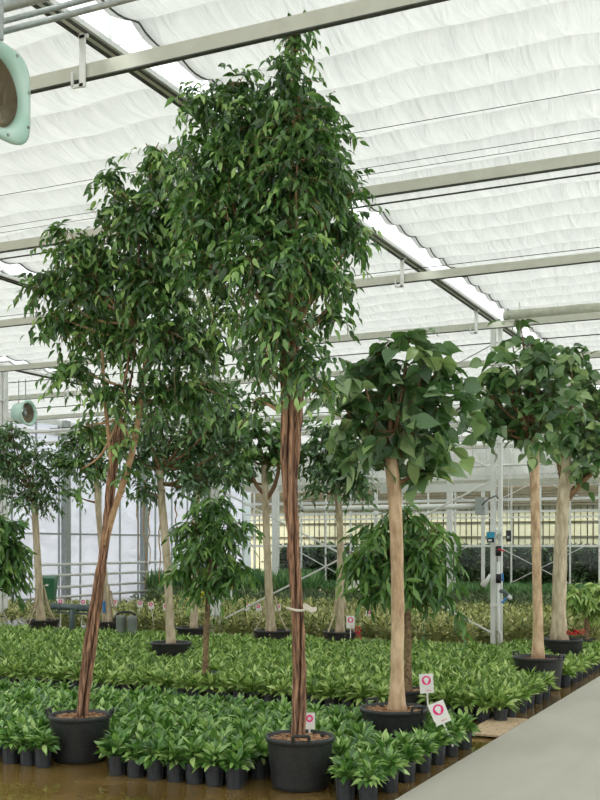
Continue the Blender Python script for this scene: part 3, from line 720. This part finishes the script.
# second bed: bright green
spots=[]
for ri,y in enumerate(np.arange(12.85,20.5,.235)):
    for ci in range(75):
        x=-3.42-.225*ci-(.11 if ri%2 else 0)+random.uniform(-.015,.015); yy=y+random.uniform(-.015,.015)
        px,z=imgx(x,yy)
        if px<-14 or px>625 or not clear(x,yy,PR+.004): continue
        if y>19.2 and x<-5.2: continue
        spots.append((ri,ci,x,yy,z))
big=[s for s in spots if s[0]==0 or s[1]==0]; rest=[s for s in spots if not(s[0]==0 or s[1]==0)]
rest.sort(key=lambda s:s[4]); nind=max(0,298-len(big))
for (ri,ci,x,y,z) in big:
    if ri==0: lab='potted bright green plant in the front row of the second bed, facing the narrow aisle'; g='front row bright green plants'
    else: lab='potted bright green plant in the outer row of the second bed, beside the concrete path'; g='path side bright green plants'
    potted('potted_evergreen',x,y,agla,lab,'potted plant',g)
for (ri,ci,x,y,z) in rest[:nind]:
    potted('potted_evergreen',x,y,agla,'potted bright green plant among the front rows inside the second bed','potted plant','bright green plants inside the second bed')
def massed(name,spots,kind,n,hgt,spread,L,mat,label,el,z0):
    """one object holding the plants further back that nobody could count"""
    mb=MB(); P=[];D=[];LL=[]
    for (x,y) in spots:
        for i in range(n):
            az=i*2.4+rng.normal(0,.4); e=math.radians(rng.uniform(*el)); pl=hgt*rng.uniform(.5,1.08)
            d=np.array((math.cos(az)*math.cos(e),math.sin(az)*math.cos(e),math.sin(e)))
            P.append(np.array((x,y,z0))+d*pl*np.array((spread,spread,1))); dd=d.copy()
            if kind!='blade': dd[2]-=rng.uniform(.15,.7)
            D.append(dd); LL.append(L*rng.uniform(.7,1.15))
    leaves(mb,kind,P,D,np.array(LL),.4)
    o=mb.build(name,M[mat],None,True,var=True); tag(o,label,'bedding plants',kind='stuff'); return o
massed('bright_green_plants',[(s[2],s[3]) for s in rest[nind:]],'agla',64,.15,.72,.13,'agla','mass of bright green foliage filling the rear of the second bed',(18,82),FLOOR+PH-.03)
# beds further back
def farbed(name,cat,lab_i,lab_s,group,y0,y1,pitch,xr,mesh_args,nind,kindmass,pxmin=-10,pxmax=620,hole=None):
    kind,n,hgt,spread,L,mat,el=mesh_args
    sp=[]
    for ri,y in enumerate(np.arange(y0,y1,pitch)):
        for ci in range(140):
            x=xr-pitch*ci-(pitch/2 if ri%2 else 0)+random.uniform(-.05,.05); yy=y+random.uniform(-.05,.05); px,z=imgx(x,yy)
            if x<WALLL+.9: break
            if px<pxmin or px>pxmax or not clear(x,yy,.12): continue
            if hole and hole(x,yy): continue
            sp.append((x,yy,z))
    sp.sort(key=lambda s:s[2])
    ms=[]
    for k in range(4):
        mb=MB(); mb.lathe([(0,0),(.08,0),(.1,.18),(.09,.18),(0,.16)],10); P=[];D=[]
        for i in range(n):
            az=i*2.4+rng.normal(0,.4); e=math.radians(rng.uniform(*el)); pl=hgt*rng.uniform(.5,1.08)
            d=np.array((math.cos(az)*math.cos(e),math.sin(az)*math.cos(e),math.sin(e)))
            P.append(np.array((0,0,.16))+d*pl*np.array((spread,spread,1))*(0.15 if kind=='blade' else 1)); dd=d.copy(); mb.tube([(0,0,.15),P[-1]],[.006,.003],3,caps=False)
            if kind!='blade': dd[2]-=rng.uniform(.1,.6)
            D.append(dd)
        leaves(mb,kind,P,D,L*rng.uniform(.7,1.15,n),.4)
        ms.append(mb.mesh(name,M[mat],True,True))
    for (x,y,z) in sp[:nind]:
        tag(link(name,random.choice(ms),None,(x,y,FLOOR),random.random()*6.28,random.uniform(.9,1.12)),lab_i,cat,group)
    if sp[nind:]:
        massed(kindmass,[(s[0],s[1]) for s in sp[nind:]],kind,n,hgt*(.15 if kind=='blade' else 1),spread,L,mat,lab_s,el,FLOOR+.16)
farbed('variegated_plant','potted plant','yellow green variegated plant in the front rows of the third bed','mass of yellow green variegated plants filling the rear of the third bed','variegated plants in the third bed',
  21.2,29.5,.36,-6.3,('lily',54,.36,.6,.125,'varieg',(20,85)),240,'variegated_plants',hole=lambda x,y: (imgx(x,y)[0]<165 and imgx(x,y)[1]>31.5))
farbed('yellow_croton','potted plant','yellow green leafy plant in the bed right of the valve post','mass of yellow green plants at the rear of the bed right of the valve post','plants right of the valve post',
  22.2,30.5,.38,-3.6,('lily',54,.38,.6,.13,'varieg',(20,85)),110,'yellow_crotons',pxmin=497,hole=lambda x,y: x<-6.2)
farbed('grey_green_plant','potted plant','dull green leafy plant at the front of the fourth bed','mass of dull green leafy plants in the rear of the fourth bed','dull green plants in the fourth bed',
  30.2,36.5,.42,-4.4,('lily',48,.34,.6,.15,'greyg',(20,85)),140,'grey_green_plants',hole=lambda x,y: imgx(x,y)[0]<150 and x<-20.5)
farbed('snake_plant','potted plant','dark upright snake plant at the front of the far bed near the back wall','mass of dark upright snake plants before the back wall','snake plants before the back wall',
  36.8,44.0,.4,-2.2,('blade',26,.7,.5,.86,'sans',(60,89)),150,'snake_plants',hole=lambda x,y: imgx(x,y)[0]<148 or imgx(x,y)[0]>318)
farbed('low_snake_plant','potted plant','short dark upright plant at the front of the far right bed before the dark hedge','mass of short dark upright plants before the dark hedge','short dark plants before the hedge',
  39.0,44.0,.42,-2.2,('blade',26,.6,.5,.46,'sans',(55,89)),120,'low_snake_plants',hole=lambda x,y: imgx(x,y)[0]<318)
# dark hedge behind the glass
hs=[(x,BACK+1.0+random.uniform(-.4,.4)) for x in np.arange(2.4,-24,-.3)]
P=[];D=[];LL=[]
for (x,y) in hs:
    ht=1.95+.25*rng.random()
    for i in range(460):
        h=ht*rng.random()**.8; w=.42
        P.append((x+rng.normal(0,.2),y+rng.normal(0,.28),FLOOR+h)); D.append((rng.normal(0,.6),rng.normal(0,.6)-.3,rng.normal(.35,.4))); LL.append(rng.uniform(.2,.34))
mb=MB(); leaves(mb,'low',P,D,np.array(LL),.8); tag(mb.build('dark_hedge',M['hedge'],None,True,var=True),'dark green hedge seen through the glass at the foot of the back wall','hedge',kind='stuff')
# ------------------------------------------------------------------ signs
def sign(px,py,z,w,h,label,tilt=0,group=None,stake=None,rz=None):
    c=PD(px,py,z); o=empty('plant_sign',c); tag(o,label,'sign',group)
    o.rotation_euler=(0,math.radians(tilt),TH if rz is None else rz)
    MB().box((0,0,0),(w,.008,h)).build('card',M['card'],o)
    R=w*.33; cz=h*.16
    v=[];n=24
    for r in (R,R*.52):
        for i in range(n):
            a=2*PI*i/n; v.append((r*math.cos(a),-.007,cz+r*math.sin(a)))
    MB().add(v,[(i,(i+1)%n,n+(i+1)%n,n+i) for i in range(n)]).build('pink_ring',M['pink'],o)
    if w>.13:
        # white leaf shape biting into the ring, a stem, and a small pink line of print
        v=[(R*.5*(1+.3*math.sin(a*3))*math.cos(a),-.0085,cz+R*.72*math.sin(a)) for a in np.linspace(0,2*PI,17)[:-1]]
        MB().add(v,[tuple(range(16))]).build('white_leaf_mark',M['card'],o)
        mb=MB()
        for k in range(3): mb.box((w*(-.02+.13*k),-.006,-h*.36),(w*.08,.003,h*.035))
        mb.build('small_print',M['pink'],o)
    L=stake or h
    MB().box((0,.004,-h/2-L/2),(.018,.008,L)).build('stake',M['card'],o)
    return o
sign(426.5,683.5,12.0,.155,.215,'white sign with a pink ring, upright just behind the round leaved fig pot',-4,stake=.3)
sign(439.5,713,10.85,.165,.225,'tilted white sign with a pink ring, leaning lowest beside the round leaved fig pot',-22,stake=.25)
sign(309.5,721,9.85,.1,.15,'white and pink sign half hidden behind the braided trunk',0,stake=.12)
sign(350.5,622,21.6,.17,.25,'white sign with a pink ring on the pot with the red ribbon',0,stake=.2)
sm=[(60.5,602.5,23.6,'leftmost, above the grey pipe near the aerial roots'),(83,603,23.6,'left of the leaning trunk, above the grey pipe'),(114.5,603,25.5,'just right of the leaning trunk'),(140,604,25.5,'above the two grey drums'),(151,605.5,25,'left of the dense dark ficus trunk'),(166,607,24.2,'just right of the dense dark ficus trunk'),(247,607,25,'leftmost of three right of the slim post'),(258.5,607.5,25,'middle of three right of the slim post'),(278,607.5,25,'beside the forking ficus foot'),(368.5,613,24.5,'tilted, right of the red ribbon pot')]
for i,(x,y,z,l) in enumerate(sm): sign(x,y,z,.13,.16,'small white sign with a pink ring, '+l,[0,4,-3,6,-8,0,5,-12,0,18][i],'small pink ring signs',stake=.45)
# ------------------------------------------------------------------ odds and ends
# wheelie bin
c=PXL(48,FLOOR,WALLL+1.2); b=empty('wheelie_bin',c,TH); tag(b,'green plastic wheelie bin standing by the white film wall at left','bin')
v=[(-.22,-.22,.06),(.22,-.22,.06),(.22,.22,.06),(-.22,.22,.06),(-.29,-.3,.98),(.29,-.3,.98),(.29,.3,.98),(-.29,.3,.98)]
MB().add(v,[(3,2,1,0),(4,5,6,7),(0,1,5,4),(1,2,6,5),(2,3,7,6),(3,0,4,7)]).build('body',M['bin'],b)
mb=MB(); mb.add([(-.31,-.33,.98),(.31,-.33,.98),(.31,.34,.98),(-.31,.34,.98),(-.3,-.32,1.03),(.3,-.32,1.03),(.3,.33,1.1),(-.3,.33,1.1)],[(3,2,1,0),(4,5,6,7),(0,1,5,4),(1,2,6,5),(2,3,7,6),(3,0,4,7)]); mb.build('lid',M['bin'],b)
for sx in (-.24,.24): MB().tube([(sx-.03,.25,.1),(sx+.03,.25,.1)],.1,16).build('wheel',M['black'],b)
MB().tube([(-.25,.38,.98),(.25,.38,.98)],.018,8).build('handle',M['bin'],b)
MB().box((.03,-.303,.78),(.1,.012,.07)).build('label_plate',M['card'],b)
# broom
p=PXL(31,FLOOR+.02,WALLL+1.0); q=PXL(28.5,1.5,WALLL+.75)
b=empty('broom',p); tag(b,'broom with a blue grip leaning by the white wall, left of the green bin','broom')
d=q-p; MB().tube([(0,0,.08),d*.86],.018,8).build('handle',M['stick'],b); MB().tube([d*.84,d],.032,8).build('grip',M['blue'],b); MB().box((0,0,.05),(.3,.07,.12)).build('brush_head',M['blue'],b)
# grey pipe manifold
z=23.3; b=empty('pipe_manifold',PZ(72,z,FLOOR)); tag(b,'thick grey pipe on a short stand between the aerial roots and the leaning trunk','pipe'); o=np.array(b.location)
W=lambda px,py,dz=0:np.array(PD(px,py,z+dz))-o
MB().tube([W(51,606),W(100,609)],.075,14).build('main_pipe',M['pipe'],b,True)
for px in (58,76): MB().tube([W(px,606.5+.06*(px-51)),W(px+2.5,606.7+.06*(px-51))],.088,14).build('collar',M['pipe'],b,True)
MB().tube([W(72,608),W(72,616),np.array((0,0,.02))],[.06,.06,.09],12).build('stand',M['pipe'],b,True)
MB().tube([W(55,612),W(95,614)],.02,8).build('lower_pipe',M['pipe'],b,True)
for (px,lab,dz) in ((121,'left of two grey drums in the bed behind the leaning trunk',0.1),(132,'right of two grey drums in the bed behind the leaning trunk',0)):
    c=PZ(px,22.4+dz,FLOOR); b=empty('filter_drum',c); tag(b,lab,'drum','grey drums')
    MB().lathe([(0,0),(.095,0),(.1,.02),(.1,.62),(.105,.63),(.105,.69),(.09,.7),(0,.7)],20).build('barrel',M['drum'],b,True)
p1=PZ(121,22.5,.70); p2=PZ(132,22.4,.70); p0=PZ(114,22.5,.55)
tag(MB().tube(smooth_path([p0,PZ(117,22.5,.70),p1+Vector((0,0,.03)),p2+Vector((0,0,.03)),PZ(136,22.4,.66)],14),.025,8).build('hose',M['black'],smooth=True),'black hose lying across the tops of the two grey drums','hose')
# white slanted notice, U pipe
c=PD(348,586,30); o=empty('notice_board',c,TH); o.rotation_euler=(0,math.radians(-4),TH); tag(o,'blank white board in the dark green bed behind the ribbon pot tree','board')
MB().box((0,0,0),(.62,.02,.28)).build('board',M['card'],o); MB().box((-.28,0,-.2),(.03,.02,.9)).build('stake',M['card'],o); MB().box((-.29,-.012,-.12),(.05,.01,.05)).build('yellow_tab',M['yellow'],o)
o=empty('water_pipe',(GIRD[1]+.1,POSTA,FLOOR)); tag(o,'white U shaped water pipe on the slim post behind the small narrow leaved tree','pipe'); oo=np.array(o.location); zp=imgx(GIRD[1],POSTA)[1]
W=lambda px,py:np.array(PD(px,py,zp-.15))-oo
MB().tube([W(219,590),W(222,598),W(231,598.5),W(231,588)],.03,8).build('pipe',M['white'],o); MB().tube([W(231,589),W(231,586.5)],.038,8).build('cap',M['yellow'],o)
# valve post fittings
zp=imgx(GIRD[0],POSTA)[1]; zf=zp-.16
def V(px,py,dz=0): return np.array(PD(px,py,zf+dz))
def thing(name,label,cat,px,py,dz=0):
    o=empty(name,PD(px,py,zf+dz)); o.rotation_euler=(0,0,0); tag(o,label,cat); return o,np.array(o.location)
o,c=thing('control_box','small box with a teal top hanging on the front of the valve post','box',490.5,538)
MB().box((0,0,.06),(.15,.08,.12),Matrix.Rotation(TH,4,'Z')).build('teal_cover',M['cyan'],o); MB().box((0,0,-.045),(.14,.08,.09),Matrix.Rotation(TH,4,'Z')).build('black_case',M['black'],o); MB().box((-.0,-.043,-.045),(.07,.01,.03),Matrix.Rotation(TH,4,'Z')).build('label_plate',M['card'],o)
o,c=thing('thermometer','dark oblong thermometer hanging right of the valve post','thermometer',509,536,1.0)
o.location=PD(508.5,536,27); MB().box((0,0,0),(.12,.05,.28),Matrix.Rotation(TH,4,'Z')).build('case',M['black'],o); MB().box((0,-.03,-.03),(.06,.02,.06),Matrix.Rotation(TH,4,'Z')).build('dial',M['galv'],o); MB().tube([(0,0,.14),(0,0,3.0)],.006,5).build('cord',M['white'],o)
o,c=thing('standpipe','pale standpipe clipped to the right side of the valve post with black and blue fittings','pipe',498.5,646,-.02)
W=lambda px,py,dz=0: V(px,py,dz)-c
MB().tube([W(498.5,562),W(498.5,630),W(501,634),W(501,650)],.034,10).build('riser',M['white'],o,True)
MB().tube([W(498.5,546),W(498.5,556)],.06,10).build('black_valve',M['black'],o,True)
MB().bar(W(498,549,-.1),W(504,551,-.1),.05,.03).build('red_lever',M['red'],o)
MB().tube([W(498.5,574),W(498.5,583)],.055,10).build('black_valve',M['black'],o,True)
MB().bar(W(502.5,573,-.05),W(502.5,581,-.05),.03,.03).build('blue_lever',M['blue'],o)
MB().tube(smooth_path([W(499,591),W(504,591),W(507,594),W(510.5,598.5)],8),.04,8).build('elbow',M['pipe'],o,True)
MB().tube([W(508,595.5),W(511,599)],.042,8).build('spout_tip',M['white'],o,True)
MB().bar(W(506.5,598,-.05),W(501.5,603,-.05),.045,.03).build('blue_lever',M['blue'],o)
MB().box(W(499,535),(.1,.06,.03)).build('clip',M['galv'],o)
o,c=thing('work_lamp','white cone shaped lamp fixed low on the left side of the valve post','lamp',487.5,580)
MB().tube([(.05,0,.12),(-.0,0,.0),(-.1,0,-.12)],[.02,.045,.065],12).build('shade',M['white'],o,True)
o,c=thing('cross_bar','thick white bar reaching left from the valve post at mid height','bar',489,486.5)
p=np.array((GIRD[0]-.12,POSTA,V(489,486.5)[2]))-c
MB().box(p-np.array((1.2,0,0)),(2.4,.1,.17)).build('bar',M['white'],o)
tag(MB().tube(smooth_path([V(482,505),V(487,500),V(493,497),V(497,495),V(498,499)],14),.014,6).build('power_cable',M['cable'],smooth=True),'dark cable looped around the valve post above the teal box','cable')
# pale pipe frame behind the braided trunk
z=30.; pA=PD(302,509,z); b=empty('pipe_rack',(pA.x,pA.y,FLOOR)); tag(b,'pale pipe frame with one leg between the braided trunk and the valve post','frame')
hh=pA.z-FLOOR; dx=5.0
MB().tube([(0,0,hh),(dx,0,hh)],.075,10).build('top_pipe',M['white'],b,True); MB().tube([(-.02,0,hh),(.05,0,hh)],.09,10).build('end_cap',M['galv'],b,True)
MB().box((1.15,0,hh/2),(.1,.1,hh)).build('leg',M['galv'],b)
MB().box((dx+.1,0,hh),(.25,.3,.45)).build('motor_box',M['galv'],b)
# board between path and beds, litter, labels
p0=PG(466,737,.0); 
b=MB().box((-3.36,12.42,-.008),(.42,1.3,.02)).build('wooden_board',M['wood']); tag(b,'flat pale wooden board bridging the aisle beside the concrete path','board')
fl=MB()
for k in range(26): fl.box((-3.36+rng.uniform(-.2,.2),12.42+rng.uniform(-.6,.62),.006),(.02+.02*rng.random(),.01,.003),Matrix.Rotation(rng.random()*6,4,'Z'))
tag(fl.build('leaf_litter',M['lead']),'scattered dry leaf bits on the wooden board','litter',kind='stuff')
p=PG(23.5,758); 
T=leaf_template(.55,[(.3,.9),(.7,.8)],.2,.1)
MB().add(T[0]*.06,T[1]).build('fallen_leaf',M['orange'],None,True,loc=(p.x,p.y,FLOOR+.012)); bpy.data.objects['fallen_leaf']['label']='small yellow leaf floating at the foot of the front row pots at left'; bpy.data.objects['fallen_leaf']['category']='leaf'
# ------------------------------------------------------------------ light, world, camera
w=bpy.data.worlds.new('World'); bpy.context.scene.world=w; w.use_nodes=True; nt=w.node_tree; nt.nodes.clear()
bg=N(nt,'ShaderNodeBackground'); wo=N(nt,'ShaderNodeOutputWorld'); bg.inputs[0].default_value=(.97,.985,1,1); nt.links.new(bg.outputs[0],wo.inputs[0])
tcw=N(nt,'ShaderNodeTexCoord'); sx=N(nt,'ShaderNodeSeparateXYZ'); nt.links.new(tcw.outputs['Generated'],sx.inputs[0])
mxz=N(nt,'ShaderNodeMath',operation='MAXIMUM'); mxz.inputs[1].default_value=0; nt.links.new(sx.outputs['Z'],mxz.inputs[0])
mad=N(nt,'ShaderNodeMath',operation='MULTIPLY_ADD'); mad.inputs[1].default_value=1.0; mad.inputs[2].default_value=.5; nt.links.new(mxz.outputs[0],mad.inputs[0]); nt.links.new(mad.outputs[0],bg.inputs[1])
sd=bpy.data.lights.new('sun','SUN'); sd.energy=2.2; sd.angle=math.radians(25); sd.color=(1,.99,.97)
so=bpy.data.objects.new('sun',sd); COL.objects.link(so); so.rotation_euler=(math.radians(28),math.radians(-30),0); so.location=(0,0,20)
cd=bpy.data.cameras.new('camera'); co=bpy.data.objects.new('camera',cd); COL.objects.link(co)
co.location=(0,0,CAMH); co.rotation_euler=(PI/2,0,TH); cd.sensor_width=36; cd.sensor_fit='AUTO'; cd.lens=F/800*36; cd.shift_y=(HOR-400)/800; cd.clip_end=300
sc=bpy.context.scene; sc.camera=co
sc.view_settings.view_transform='Standard'; sc.view_settings.look='None'; sc.view_settings.gamma=1; sc.view_settings.use_curve_mapping=False; sc.view_settings.exposure=1.29
sc.cycles.use_denoising=True; sc.cycles.max_bounces=8; sc.cycles.diffuse_bounces=4; sc.cycles.transmission_bounces=6; sc.cycles.transparent_max_bounces=8
print('bed1',nb1,'bed2',len(spots))
